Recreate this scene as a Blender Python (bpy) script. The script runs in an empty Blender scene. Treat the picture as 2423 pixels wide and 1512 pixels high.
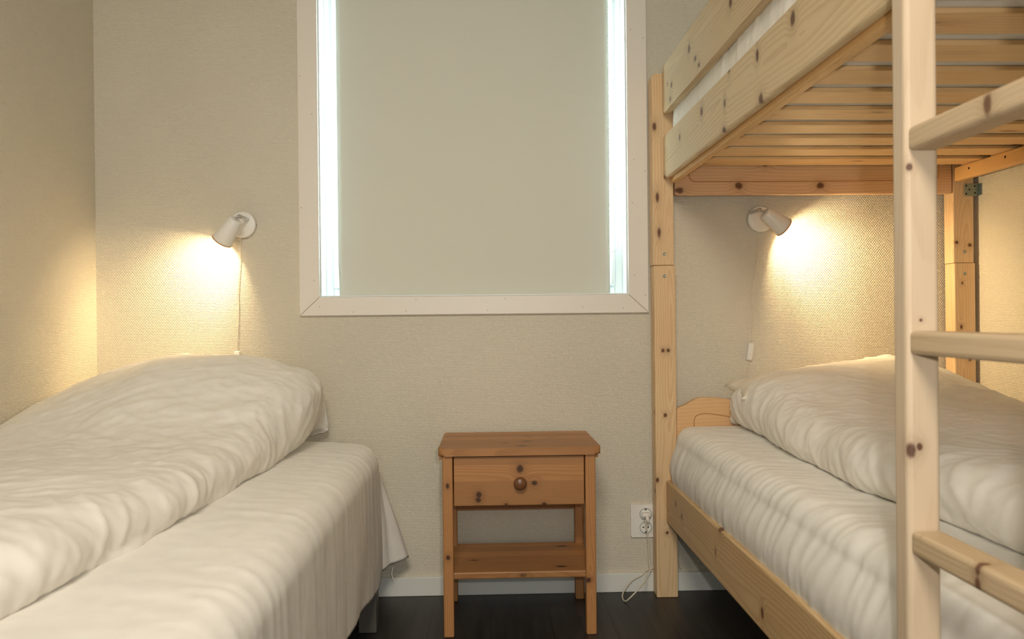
import bpy, bmesh, math, random
import numpy as np
from mathutils import Vector, Matrix
random.seed(7)
R_ = math.radians
SC = bpy.context.scene
COL = SC.collection

# ------------------------------------------------------------------ camera, world, light, exposure
cam_d = bpy.data.cameras.new('camera')
cam = bpy.data.objects.new('camera', cam_d); COL.objects.link(cam)
cam_d.sensor_fit = 'HORIZONTAL'; cam_d.sensor_width = 22.2
cam_d.lens = 22.2 * 1938.0 / 2423.0
cam.matrix_world = (Matrix.Translation((0, -2.84, .96)) @ Matrix.Rotation(R_(-1.71), 4, 'Z')
                    @ Matrix.Rotation(R_(90 - .2), 4, 'X') @ Matrix.Rotation(R_(-.57), 4, 'Z'))
cam_d.clip_start = .02
cam_d.dof.use_dof = True; cam_d.dof.focus_distance = 2.6; cam_d.dof.aperture_fstop = 4.0
SC.camera = cam

world = bpy.data.worlds.new('overcast_sky'); SC.world = world
world.use_nodes = True
bg = world.node_tree.nodes['Background']
bg.inputs['Color'].default_value = (.70, .94, 1.0, 1); bg.inputs['Strength'].default_value = 21.0

def area(name, loc, aim, sx, sy, power, color):
    d = bpy.data.lights.new(name, 'AREA'); d.shape = 'RECTANGLE'; d.size = sx; d.size_y = sy
    d.energy = power; d.color = color
    o = bpy.data.objects.new(name, d); COL.objects.link(o)
    o.location = loc
    o.rotation_euler = (Vector(aim) - Vector(loc)).to_track_quat('-Z', 'Y').to_euler()
    return o
area('rear_fill', (.0, -5.4, 1.35), (.0, 0, 1.1), 2.4, 1.8, 20, (.86, .97, 1.0))  # added soft cool fill behind the camera, stands for no actual hall or window
key = area('ceiling_lamp', (-.15, -3.2, 2.35), (-.1, -.9, .4), .6, .6, 25, (1.0, .90, .76))
key.data.spread = R_(120)
fl = bpy.data.lights.new('camera_flash', 'SPOT'); fl.energy = 34; fl.color = (1.0, .96, .92); fl.shadow_soft_size = .02
fl.spot_size = R_(112); fl.spot_blend = 1.0
flo = bpy.data.objects.new('camera_flash', fl); COL.objects.link(flo)
flo.location = (.07, -2.86, 1.05); flo.rotation_euler = (R_(90), 0, R_(-2))

vs = SC.view_settings
SC.display_settings.display_device = 'sRGB'
vs.view_transform = 'Standard'; vs.look = 'None'; vs.gamma = 1.0; vs.exposure = 0.0
try: vs.use_curve_mapping = False
except Exception: pass

# ------------------------------------------------------------------ helpers
def s2l(c):
    return tuple((x / 255 / 12.92) if x / 255 <= .04045 else ((x / 255 + .055) / 1.055) ** 2.4 for x in c) + (1.0,)

def tag(o, label, cat, group=None, kind=None):
    if label: o['label'] = label
    if cat: o['category'] = cat
    if group: o['group'] = group
    if kind: o['kind'] = kind
    return o

def thing(name, label, cat, loc=(0, 0, 0), group=None):
    o = bpy.data.objects.new(name, None); COL.objects.link(o)
    o.location = loc; o.empty_display_size = .05
    return tag(o, label, cat, group)

def root_loc(p):
    v = Vector((0, 0, 0))
    while p is not None:
        v += p.location; p = p.parent
    return v

def obj(name, bm, m, parent=None, smooth=False, loc=None):
    """bm holds world coordinates; they become local to the parent (or to loc)"""
    if parent:
        cs = [v.co for v in bm.verts]
        off = Vector([(min(c[k] for c in cs) + max(c[k] for c in cs)) / 2 for k in range(3)])
    else: off = Vector(loc or (0, 0, 0))
    me = bpy.data.meshes.new(name)
    bmesh.ops.translate(bm, verts=bm.verts, vec=-off)
    bmesh.ops.recalc_face_normals(bm, faces=bm.faces)
    bm.to_mesh(me); bm.free()
    if m: me.materials.append(m)
    if smooth:
        for p in me.polygons: p.use_smooth = True
    o = bpy.data.objects.new(name, me); COL.objects.link(o)
    o.location = off - root_loc(parent)
    if parent: o.parent = parent
    return o

def struct(name, bm, m, parent=None):
    o = obj(name, bm, m, parent)
    if parent is None: o['kind'] = 'structure'
    return o

def add_box(bm, x0, x1, y0, y1, z0, z1, bev=0.0, seg=2):
    vs_ = [bm.verts.new((x, y, z)) for x in (x0, x1) for y in (y0, y1) for z in (z0, z1)]
    fs = [bm.faces.new([vs_[i] for i in q]) for q in ((0, 1, 3, 2), (4, 6, 7, 5), (0, 4, 5, 1), (2, 3, 7, 6), (0, 2, 6, 4), (1, 5, 7, 3))]
    if bev > 0:
        es = list({e for f in fs for e in f.edges})
        bmesh.ops.bevel(bm, geom=es, offset=bev, segments=seg, affect='EDGES', profile=.5)
    return bm

def bx(*a, **k): return add_box(bmesh.new(), *a, **k)

def prism(outline, axis, a0, a1, bev=0.0, seg=2):
    """outline: 2-D points; axis X -> (y,z), Y -> (x,z), Z -> (x,y)"""
    bm = bmesh.new()
    def P(p, a):
        return {'X': (a, p[0], p[1]), 'Y': (p[0], a, p[1]), 'Z': (p[0], p[1], a)}[axis]
    A = [bm.verts.new(P(p, a0)) for p in outline]; B = [bm.verts.new(P(p, a1)) for p in outline]
    n = len(outline)
    f1 = bm.faces.new(A); f2 = bm.faces.new(B[::-1])
    for i in range(n): bm.faces.new((A[i], B[i], B[(i + 1) % n], A[(i + 1) % n]))
    if bev > 0:
        es = list(f1.edges) + list(f2.edges)
        bmesh.ops.bevel(bm, geom=es, offset=bev, segments=seg, affect='EDGES', profile=.5)
    return bm

def rrect(x0, x1, y0, y1, r, n=6, corners=(1, 1, 1, 1)):
    pts = []
    for k, (cx, cy, a0) in enumerate(((x1 - r, y1 - r, 0), (x0 + r, y1 - r, 90), (x0 + r, y0 + r, 180), (x1 - r, y0 + r, 270))):
        if corners[k]:
            pts += [(cx + r * math.cos(R_(a0 + 90 * i / n)), cy + r * math.sin(R_(a0 + 90 * i / n))) for i in range(n + 1)]
        else:
            pts.append(((x1, y1), (x0, y1), (x0, y0), (x1, y0))[k])
    return pts

def smooth_path(pts, n=8):
    P = [Vector(p) for p in pts]; P = [2 * P[0] - P[1]] + P + [2 * P[-1] - P[-2]]
    out = []
    for i in range(1, len(P) - 2):
        a, b, c, d = P[i - 1:i + 3]
        for k in range(n):
            t = k / n
            out.append(.5 * ((2 * b) + (c - a) * t + (2 * a - 5 * b + 4 * c - d) * t * t + (3 * b - a - 3 * c + d) * t ** 3))
    out.append(P[-2]); return out

def tube(pts, r, n=8, bm=None, smooth=8):
    bm = bm or bmesh.new()
    P = smooth_path(pts, smooth) if smooth else [Vector(p) for p in pts]
    up = Vector((0.3, 1, .2)).normalized(); rings = []
    for i, p in enumerate(P):
        t = (P[min(i + 1, len(P) - 1)] - P[max(i - 1, 0)]).normalized()
        s = t.cross(up)
        if s.length < 1e-4: s = t.cross(Vector((1, 0, 0)))
        s.normalize(); u = s.cross(t).normalized(); up = u
        rr = r[i] if isinstance(r, (list, tuple)) else r
        rings.append([bm.verts.new(p + rr * (math.cos(2 * math.pi * k / n) * s + math.sin(2 * math.pi * k / n) * u)) for k in range(n)])
    for a, b in zip(rings, rings[1:]):
        for k in range(n): bm.faces.new((a[k], a[(k + 1) % n], b[(k + 1) % n], b[k]))
    bm.faces.new(rings[0][::-1]); bm.faces.new(rings[-1])
    return bm

def lathe(prof, origin, axis, n=32, bm=None, caps=True):
    """prof: (radius, height along axis)"""
    bm = bm or bmesh.new()
    a = Vector(axis).normalized(); o = Vector(origin)
    s = a.orthogonal().normalized(); u = a.cross(s)
    rings = []
    for r, h in prof:
        if r < 1e-6: rings.append([bm.verts.new(o + a * h)])
        else: rings.append([bm.verts.new(o + a * h + r * (math.cos(2 * math.pi * k / n) * s + math.sin(2 * math.pi * k / n) * u)) for k in range(n)])
    for A, B in zip(rings, rings[1:]):
        for k in range(n):
            k2 = (k + 1) % n
            if len(A) == 1 and len(B) == 1: continue
            if len(A) == 1: bm.faces.new((A[0], B[k], B[k2]))
            elif len(B) == 1: bm.faces.new((A[k], B[0], A[k2]))
            else: bm.faces.new((A[k], B[k], B[k2], A[k2]))
    if caps:
        for R in (rings[0], rings[-1]):
            if len(R) > 1: bm.faces.new(R)
    return bm

def surf(P, close_u=False):
    """P: array (n, m, 3) -> bmesh grid"""
    bm = bmesh.new(); n, m = P.shape[:2]
    V = [[bm.verts.new(P[i, j]) for j in range(m)] for i in range(n)]
    for i in range(n - 1):
        for j in range(m - 1):
            bm.faces.new((V[i][j], V[i + 1][j], V[i + 1][j + 1], V[i][j + 1]))
    return bm, V

def normals(P):
    du = np.gradient(P, axis=0); dv = np.gradient(P, axis=1)
    n = np.cross(du, dv); l = np.linalg.norm(n, axis=2, keepdims=True)
    return n / np.maximum(l, 1e-9)

def perlin(u, v, seed=0):
    u = np.asarray(u, float); v = np.asarray(v, float)
    iu = np.floor(u).astype(np.int64); iv = np.floor(v).astype(np.int64)
    fu = u - iu; fv = v - iv
    def g(a, b, x, y):
        h = (a * 374761393 + b * 668265263 + seed * 974634777) & 0xffffffff
        h = ((h ^ (h >> 13)) * 1274126177) & 0xffffffff
        h = (h ^ (h >> 16)) & 0xffff
        th = h * (2 * math.pi / 65536.0)
        return np.cos(th) * x + np.sin(th) * y
    su = fu ** 3 * (fu * (fu * 6 - 15) + 10); sv = fv ** 3 * (fv * (fv * 6 - 15) + 10)
    a = g(iu, iv, fu, fv); b = g(iu + 1, iv, fu - 1, fv)
    c = g(iu, iv + 1, fu, fv - 1); d = g(iu + 1, iv + 1, fu - 1, fv - 1)
    return (a * (1 - su) + b * su) * (1 - sv) + (c * (1 - su) + d * su) * sv

def ridge(u, v, seed, p=3.0):
    return np.clip(1 - 2.2 * np.abs(perlin(u, v, seed)), 0, 1) ** p

def sstep(a, b, x):
    t = np.clip((np.asarray(x, float) - a) / (b - a), 0, 1); return t * t * (3 - 2 * t)

# ------------------------------------------------------------------ materials
class NT:
    def __init__(s, name, rough=.6, spec=.3):
        s.m = bpy.data.materials.new(name); s.m.use_nodes = True
        s.t = s.m.node_tree; s.t.nodes.clear()
        s.out = s.t.nodes.new('ShaderNodeOutputMaterial')
        s.b = s.t.nodes.new('ShaderNodeBsdfPrincipled')
        s.b.inputs['Roughness'].default_value = rough
        s.b.inputs['Specular IOR Level'].default_value = spec
        s.t.links.new(s.b.outputs[0], s.out.inputs[0])
    def n(s, typ, **k):
        nd = s.t.nodes.new(typ)
        for a, b in k.items(): setattr(nd, a, b)
        return nd
    def set(s, sock, v):
        if isinstance(v, bpy.types.NodeSocket): s.t.links.new(v, sock)
        elif isinstance(v, (tuple, list)) and len(v) == 3 and sock.type == 'RGBA': sock.default_value = tuple(v) + (1,)
        else: sock.default_value = v
    def M(s, op, a, b=None, c=None):
        nd = s.n('ShaderNodeMath', operation=op)
        for i, v in enumerate((a, b, c)):
            if v is not None: s.set(nd.inputs[i], v)
        return nd.outputs[0]
    def V(s, op, a, b=None):
        nd = s.n('ShaderNodeVectorMath', operation=op)
        s.set(nd.inputs[0], a)
        if b is not None: s.set(nd.inputs[1], b)
        return nd.outputs['Value'] if op in ('LENGTH', 'DISTANCE', 'DOT_PRODUCT') else nd.outputs[0]
    def sep(s, v):
        nd = s.n('ShaderNodeSeparateXYZ'); s.set(nd.inputs[0], v); return nd.outputs[:3]
    def comb(s, x, y, z):
        nd = s.n('ShaderNodeCombineXYZ')
        for i, v in enumerate((x, y, z)): s.set(nd.inputs[i], v)
        return nd.outputs[0]
    def mix(s, f, a, b, mode='MIX'):
        nd = s.n('ShaderNodeMix', data_type='RGBA', blend_type=mode)
        s.set(nd.inputs[0], f); s.set(nd.inputs[6], a); s.set(nd.inputs[7], b); return nd.outputs[2]
    def ramp(s, f, a, b):
        nd = s.n('ShaderNodeMapRange', interpolation_type='SMOOTHSTEP'); s.set(nd.inputs[0], f)
        nd.inputs[1].default_value = a; nd.inputs[2].default_value = b; return nd.outputs[0]
    def noise(s, v, scale, detail=2.0, rough=.5):
        nd = s.n('ShaderNodeTexNoise'); s.set(nd.inputs['Vector'], v)
        nd.inputs['Scale'].default_value = scale; nd.inputs['Detail'].default_value = detail; nd.inputs['Roughness'].default_value = rough
        return nd.outputs[0]
    def obj(s): return s.n('ShaderNodeTexCoord').outputs['Object']
    def bump(s, h, strength=.3, dist=.01):
        nd = s.n('ShaderNodeBump'); s.set(nd.inputs['Height'], h)
        nd.inputs['Strength'].default_value = strength; nd.inputs['Distance'].default_value = dist
        s.t.links.new(nd.outputs[0], s.b.inputs['Normal'])
    def color(s, c): s.set(s.b.inputs['Base Color'], c)

def plain(name, rgb, rough=.5, spec=.4, metal=0.0):
    t = NT(name, rough, spec); t.color(s2l(rgb)); t.b.inputs['Metallic'].default_value = metal
    t.bump(t.noise(t.obj(), 220, 3), .06, .002)
    return t.m

def wood(name, axis, light, dark, knot=(92, 52, 28), ringw=.007, knots=(), rnd=1.0, vor=.0, rough=.45, spec=.35, contrast=.75, lanes=0.0, lane_axis=None):
    contrast *= .55
    """pine: growth rings around a pith outside the board, fibres and knots; axis = grain direction.
    knots: (x, y, z, radius, stretch along the grain) where they sit in the room"""
    t = NT(name, rough, spec)
    p0 = t.obj()
    oi = t.n('ShaderNodeObjectInfo'); rv = oi.outputs['Random']
    x0, y0, z0 = t.sep(p0)
    p0 = t.V('ADD', p0, oi.outputs['Location'])
    rv2 = t.M('FRACT', t.M('MULTIPLY', rv, 37.7))
    order = {'X': (x0, y0, z0), 'Y': (y0, x0, z0), 'Z': (z0, x0, y0)}[axis]
    sh = t.M('MULTIPLY', rv, 17.3 * rnd)
    a = t.M('ADD', order[0], sh); b = t.M('ADD', order[1], t.M('MULTIPLY_ADD', rv, .05 * rnd, -.014)); c = t.M('ADD', order[2], t.M('MULTIPLY_ADD', rv2, .07 * rnd, -.035))
    tone = None
    if lanes > 0:     # glued-up staves: each stave gets another offset and tone
        la = {'X': x0, 'Y': y0, 'Z': z0}[lane_axis]
        idx = t.M('FLOOR', t.M('DIVIDE', la, lanes))
        wn = t.n('ShaderNodeTexWhiteNoise', noise_dimensions='1D'); t.set(wn.inputs['W'], idx)
        a = t.M('ADD', a, t.M('MULTIPLY', wn.outputs[0], 9.0)); b = t.M('ADD', b, t.M('MULTIPLY', wn.outputs[0], .07)); c = t.M('ADD', c, t.M('MULTIPLY', wn.outputs[0], .05))
        tone = wn.outputs[0]
    bump = None; mask = None; halo = None
    for (kx, ky, kz, kr, st) in knots:
        sv = {'X': (1 / st, 1, 1), 'Y': (1, 1 / st, 1), 'Z': (1, 1, 1 / st)}[axis]
        d = t.V('LENGTH', t.V('MULTIPLY', t.V('SUBTRACT', p0, (kx, ky, kz)), sv))
        e = t.M('DIVIDE', d, kr)
        w = t.M('EXPONENT', t.M('MULTIPLY', t.M('MULTIPLY', e, e), -.30))
        m = t.M('SUBTRACT', 1.0, t.ramp(t.M('ADD', e, t.M('MULTIPLY', t.noise(p0, 90, 2), .5)), .75, 1.35))
        bump = w if bump is None else t.M('ADD', bump, w)
        mask = m if mask is None else t.M('MAXIMUM', mask, m)
    if vor > 0:
        v3 = t.comb(t.M('MULTIPLY', a, 3.2), t.M('ADD', t.M('MULTIPLY', b, 13), t.M('MULTIPLY', rv, 50)), t.M('MULTIPLY', c, 13))
        vn = t.n('ShaderNodeTexVoronoi', feature='F1', voronoi_dimensions='3D'); t.set(vn.inputs['Vector'], v3); vn.inputs['Scale'].default_value = 1.0
        d = vn.outputs['Distance']
        d = t.M('ADD', d, t.M('MULTIPLY', t.M('SUBTRACT', t.noise(p0, 60, 2), .5), .05))
        m = t.M('SUBTRACT', 1.0, t.ramp(d, vor * .6, vor))
        e = t.M('DIVIDE', d, vor)
        w = t.M('EXPONENT', t.M('MULTIPLY', t.M('MULTIPLY', e, e), -.2))
        bump = w if bump is None else t.M('ADD', bump, w)
        mask = m if mask is None else t.M('MAXIMUM', mask, m)
    n1 = t.noise(t.comb(t.M('MULTIPLY', a, .8), t.M('MULTIPLY', b, 1.8), t.M('MULTIPLY', c, 1.8)), 1.0, 1.5)
    n2 = t.noise(t.comb(t.M('MULTIPLY', a, .9), t.M('ADD', t.M('MULTIPLY', b, 2), 31.7), t.M('MULTIPLY', c, 2)), 1.0, 1.5)
    bb = t.M('ADD', b, t.M('MULTIPLY', t.M('SUBTRACT', n1, .5), .12))
    cc = t.M('ADD', c, t.M('MULTIPLY', t.M('SUBTRACT', n2, .5), .12))
    r = t.M('SQRT', t.M('ADD', t.M('MULTIPLY', bb, bb), t.M('MULTIPLY', cc, cc)))
    r = t.M('DIVIDE', r, ringw)
    r = t.M('ADD', r, t.M('MULTIPLY', t.noise(t.comb(t.M('MULTIPLY', a, 6), t.M('MULTIPLY', b, 40), t.M('MULTIPLY', c, 40)), 1.0, 2), .55))
    if bump is not None: r = t.M('ADD', r, t.M('MULTIPLY', bump, 1.7))
    fr = t.M('FRACT', r)
    band = t.M('MULTIPLY', t.ramp(fr, .15, .93), t.M('SUBTRACT', 1.0, t.ramp(fr, .93, 1.0)))
    fib = t.noise(t.comb(t.M('MULTIPLY', a, 14), t.M('MULTIPLY', b, 420), t.M('MULTIPLY', c, 420)), 1.0, 2)
    big = t.noise(t.comb(t.M('MULTIPLY', a, 2), t.M('MULTIPLY', b, 9), t.M('MULTIPLY', c, 9)), 1.0, 2)
    f = t.M('ADD', t.M('MULTIPLY', band, contrast), t.M('MULTIPLY', t.M('SUBTRACT', fib, .5), .5))
    f = t.M('ADD', f, t.M('MULTIPLY', t.M('SUBTRACT', big, .5), .6))
    f = t.M('ADD', f, t.M('MULTIPLY', t.M('SUBTRACT', rv, .5), .25))
    nd = t.n('ShaderNodeClamp'); t.set(nd.inputs[0], f); f = nd.outputs[0]
    col = t.mix(f, s2l(light), s2l(dark))
    if tone is not None:
        g_ = t.M('MULTIPLY_ADD', tone, .42, .76); col = t.mix(1.0, col, t.comb(g_, g_, g_), 'MULTIPLY')
    if bump is not None:
        col = t.mix(t.M('MULTIPLY', t.M('MINIMUM', bump, 1.0), .35), col, s2l(tuple(int(.5 * x + .5 * y) for x, y in zip(dark, knot))))
    if mask is not None:
        col = t.mix(t.M('MULTIPLY', mask, .9), col, s2l(knot))
    t.color(col)
    t.bump(t.M('ADD', t.M('MULTIPLY', band, -.4), fib), .12, .0012)
    return t.m

def wall_mat(name, rgb, u):
    """painted woven wallcovering: raised brick-like weave"""
    t = NT(name, .62, .25)
    x, y, z = t.sep(t.obj())
    h = {'X': x, 'Y': y}[u]
    w = t.M('MULTIPLY', t.M('SUBTRACT', t.noise(t.obj(), 60, 2), .5), .8)
    rows = t.M('ADD', t.M('MULTIPLY', z, 1 / .0052), w)
    ri = t.M('FLOOR', rows)
    cols = t.M('ADD', t.M('ADD', t.M('MULTIPLY', h, 1 / .0085), t.M('MULTIPLY', ri, .5)), w)
    a = t.M('ABSOLUTE', t.M('SINE', t.M('MULTIPLY', rows, math.pi)))
    b = t.M('ABSOLUTE', t.M('SINE', t.M('MULTIPLY', cols, math.pi)))
    hgt = t.M('MULTIPLY', t.M('POWER', a, .6), t.M('POWER', b, .6))
    hgt = t.M('ADD', hgt, t.M('MULTIPLY', t.noise(t.obj(), 400, 2), .5))
    big = t.noise(t.obj(), 1.7, 2)
    t.color(t.mix(t.ramp(big, .3, .7), s2l(rgb), s2l(tuple(int(c * .97) for c in rgb))))
    t.bump(hgt, .85, .0018)
    return t.m

def cloth(name, rgb, fine=700, strength=.12, trans=0.0):
    t = NT(name, .85, .1)
    n1 = t.noise(t.obj(), fine, 2); n2 = t.noise(t.obj(), 26, 3)
    t.color(t.mix(t.ramp(n2, .3, .75), s2l(rgb), s2l(tuple(int(c * .975) for c in rgb))))
    t.bump(t.M('ADD', t.M('MULTIPLY', n1, .12), n2), strength, .006)
    t.b.inputs['Sheen Weight'].default_value = .08
    if trans > 0:
        tr = t.n('ShaderNodeBsdfTranslucent'); tr.inputs[0].default_value = s2l(rgb)
        mx = t.n('ShaderNodeMixShader'); mx.inputs[0].default_value = trans
        t.t.links.new(t.b.outputs[0], mx.inputs[1]); t.t.links.new(tr.outputs[0], mx.inputs[2]); t.t.links.new(mx.outputs[0], t.out.inputs[0])
    return t.m

WALL = (226, 218, 198)
m_wall_x = wall_mat('wallcovering_back', WALL, 'X')
m_wall_y = wall_mat('wallcovering_side', WALL, 'Y')
m_ceil = plain('ceiling_paint', (225, 220, 208), .8, .2)
m_trim = None
def trim_mat():
    t = NT('white_painted_wood', .38, .4)
    x, y, z = t.sep(t.obj())
    g = t.noise(t.comb(t.M('MULTIPLY', x, 6), y, t.M('MULTIPLY', z, 160)), 1.0, 3)
    t.color(s2l((234, 226, 214))); t.bump(g, .25, .0015); return t.m
m_trim = trim_mat()
m_base = plain('baseboard_paint', (222, 222, 214), .45, .4)
m_pvc = plain('white_window_lacquer', (236, 240, 240), .35, .4)
m_sheet = cloth('white_cotton_sheet', (240, 236, 227), 800, .10)
m_duvet = cloth('white_cotton_duvet_cover', (240, 235, 225), 650, .2)
m_pillow = cloth('white_pillow_case', (236, 226, 208), 700, .12)
m_mattress = cloth('pale_mattress_ticking', (206, 200, 192), 500, .1)
m_white = plain('white_lamp_enamel', (236, 232, 224), .32, .5)
m_plastic = plain('white_plastic', (236, 232, 222), .4, .4)
m_cord = plain('cream_cord_rubber', (222, 212, 190), .5, .3)
m_chrome = plain('chrome', (205, 205, 205), .15, .5, 1.0)
m_steel = plain('zinc_plated_steel', (150, 158, 150), .35, .5, 1.0)
m_dark = plain('dark_hole', (28, 26, 24), .7, .2)
m_grey_leg = wood('dark_stained_leg_wood', 'Z', (96, 92, 86), (66, 62, 58), knot=(40, 34, 30))

PINE_L, PINE_D = (226, 194, 150), (196, 152, 104)
m_pine_z = wood('pine_upright', 'Z', PINE_L, PINE_D, vor=.10)
m_pine_y = wood('pine_rail', 'Y', (220, 194, 152), (186, 148, 104), vor=.0)
m_pine_x = wood('pine_slat', 'X', (226, 186, 132), (200, 150, 96), vor=.13)

# ------------------------------------------------------------------ room shell
XL, XR, YF, ZC = -1.335, 1.690, -5.6, 2.45
WX0, WX1, WZ0, WZ1 = -.574, .489, 1.034, 2.2          # window opening
def floor_mat():
    t = NT('dark_plank_floor', .42, .4)
    x, y, z = t.sep(t.obj())
    row = t.M('FLOOR', t.M('DIVIDE', x, .19))
    wn = t.n('ShaderNodeTexWhiteNoise', noise_dimensions='1D'); t.set(wn.inputs['W'], row)
    yy = t.M('ADD', y, t.M('MULTIPLY', wn.outputs[0], 7))
    end = t.M('FLOOR', t.M('DIVIDE', yy, 1.28))
    wn2 = t.n('ShaderNodeTexWhiteNoise', noise_dimensions='2D'); t.set(wn2.inputs['Vector'], t.comb(row, end, 0.0))
    g = t.noise(t.comb(t.M('MULTIPLY', x, 55), t.M('MULTIPLY', yy, 3), t.M('MULTIPLY', wn2.outputs[0], 30)), 1.0, 4, .6)
    g = t.M('ADD', g, t.M('MULTIPLY', t.M('SUBTRACT', wn2.outputs[0], .5), .3))
    col = t.mix(t.ramp(g, .25, .8), s2l((31, 30, 30)), s2l((54, 50, 46)))
    fx = t.M('ABSOLUTE', t.M('SUBTRACT', t.M('FRACT', t.M('DIVIDE', x, .19)), .5))
    fy = t.M('ABSOLUTE', t.M('SUBTRACT', t.M('FRACT', t.M('DIVIDE', yy, 1.28)), .5))
    gap = t.M('MAXIMUM', t.ramp(fx, .490, .498), t.ramp(fy, .4985, .4997))
    t.color(t.mix(gap, col, s2l((22, 19, 17))))
    t.bump(t.M('SUBTRACT', t.M('MULTIPLY', g, .3), gap), .25, .002)
    return t.m
struct('floor', bx(XL - .1, XR + .1, YF - .1, .1, -.05, 0), floor_mat())
struct('ceiling', bx(XL - .1, XR + .1, YF - .1, .1, ZC, ZC + .05), m_ceil)
struct('wall_left', bx(XL - .1, XL, YF, .1, 0, ZC), m_wall_y)
struct('wall_right', bx(XR, XR + .1, YF, .1, 0, ZC), m_wall_y)
struct('wall_front', bx(XL - .1, XR + .1, YF - .1, YF, 0, ZC), m_wall_x)
bm = bmesh.new()     # back wall with the window opening: one slab ring
xs, zs = (XL, WX0, WX1, XR), (0, WZ0, WZ1, ZC)
g0 = [[bm.verts.new((x, 0, z)) for z in zs] for x in xs]
g1 = [[bm.verts.new((x, .16, z)) for z in zs] for x in xs]
for i in range(3):
    for j in range(3):
        if (i, j) == (1, 1): continue
        bm.faces.new((g0[i][j], g0[i + 1][j], g0[i + 1][j + 1], g0[i][j + 1]))
        bm.faces.new((g1[i][j], g1[i][j + 1], g1[i + 1][j + 1], g1[i + 1][j]))
ring = [(1, 1), (2, 1), (2, 2), (1, 2)]
for k in range(4):
    (a, b), (c, d) = ring[k], ring[(k + 1) % 4]
    bm.faces.new((g0[a][b], g0[c][d], g1[c][d], g1[a][b]))
out = [(0, 0), (1, 0), (2, 0), (3, 0), (3, 1), (3, 2), (3, 3), (2, 3), (1, 3), (0, 3), (0, 2), (0, 1)]
for k in range(12):
    (a, b), (c, d) = out[k], out[(k + 1) % 12]
    bm.faces.new((g0[a][b], g0[c][d], g1[c][d], g1[a][b]))
struct('wall_back', bm, m_wall_x)
struct('baseboard_back', bx(XL + .001, XR - .001, -.013, -.0005, 0, .065, bev=.002), m_base)
struct('baseboard_left', bx(XL + .0005, XL + .013, YF + .01, -.0135, 0, .065, bev=.002), m_base)
struct('baseboard_right', bx(XR - .013, XR - .0005, YF + .01, -.0135, 0, .065, bev=.002), m_base)

# mitred window casing: four trims
TO = (-.643, .560, .969, 2.27)       # outer x0 x1 z0 z1
def casing(name, outline):
    o = struct(name, prism(outline, 'Y', -.016, -.0005, bev=.003), m_trim); return o
ix0, ix1, iz0, iz1 = WX0 - .0005, WX1 + .0005, WZ0 - .0005, WZ1
e = .0004
casing('trim_1', [(TO[0] + e, TO[2]), (TO[1] - e, TO[2]), (ix1 - e, iz0), (ix0 + e, iz0)])
casing('trim_2', [(TO[0], TO[2] + e), (ix0, iz0 + e), (ix0, iz1 - e), (TO[0], TO[3] - e)])
casing('trim_3', [(TO[1], TO[2] + e), (TO[1], TO[3] - e), (ix1, iz1 - e), (ix1, iz0 + e)])
casing('trim_4', [(TO[0] + e, TO[3]), (ix0 + e, iz1), (ix1 - e, iz1), (TO[1] - e, TO[3])])
nail = plain('nail_head', (170, 160, 140), .5, .4)
bm = bmesh.new()
for px, pz in [(-.575, 1.0), (-.46, .981), (-.28, .983), (-.245, 1.022), (.06, 1.022), (.0, .982), (.47, .985), (.33, .99), (-.592, 1.09), (-.634, 1.34), (-.594, 1.66), (-.634, 1.79),
               (.51, 1.1), (.548, 1.03), (.55, 1.46), (.512, 1.5), (.505, 1.35), (.505, 1.95), (.548, 1.92)]:
    lathe([(.0018, 0), (.0018, .0008)], (px, -.016, pz), (0, -1, 0), 8, bm)
nl = obj('nail_heads', bm, nail); nl['kind'] = 'structure'

# window behind the casing
win = thing('window_1', None, None, (0, .1, WZ0)); win['kind'] = 'structure'
def ringframe(x0, x1, z0, z1, w, y0, y1, bev=.004):
    bm = bmesh.new()
    add_box(bm, x0, x0 + w, y0, y1, z0, z1, bev); add_box(bm, x1 - w, x1, y0, y1, z0, z1, bev)
    add_box(bm, x0 + w, x1 - w, y0, y1, z0, z0 + w, bev); add_box(bm, x0 + w, x1 - w, y0, y1, z1 - w, z1, bev); return bm
obj('window_frame', ringframe(WX0 + .001, WX1 - .001, WZ0 + .001, WZ1 - .001, .030, .085, .155), m_pvc, win)
obj('sash', ringframe(WX0 + .032, WX1 - .032, WZ0 + .032, WZ1 - .032, .050, .072, .135), m_pvc, win)
tg = NT('window_glass', .02, .5)
tr = tg.n('ShaderNodeBsdfTransparent'); tr.inputs[0].default_value = (.96, .97, .98, 1)
gl = tg.n('ShaderNodeBsdfGlossy'); gl.inputs['Roughness'].default_value = .02
mx = tg.n('ShaderNodeMixShader'); mx.inputs[0].default_value = .06
tg.t.links.new(tr.outputs[0], mx.inputs[1]); tg.t.links.new(gl.outputs[0], mx.inputs[2]); tg.t.links.new(mx.outputs[0], tg.out.inputs[0])
obj('pane', bx(WX0 + .080, WX1 - .080, .1, .106, WZ0 + .080, WZ1 - .080), tg.m, win)
bm = bx(.432, .452, .062, .0715, 1.15, 1.215, bev=.003); add_box(bm, .437, .447, .046, .062, 1.135, 1.16, .002); add_box(bm, .436, .448, .044, .054, 1.07, 1.155, .003)
obj('window_handle', bm, m_pvc, win)
bm = bmesh.new()
for a in ((WX0 + .0005, WX0 + .004, -.0, .084, WZ0 + .004, WZ1), (WX1 - .004, WX1 - .0005, -.0, .084, WZ0 + .004, WZ1), (WX0 + .0005, WX1 - .0005, -.0, .084, WZ0 + .0005, WZ0 + .004)):
    add_box(bm, *a)
obj('window_jamb', bm, m_pvc, win)

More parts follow.
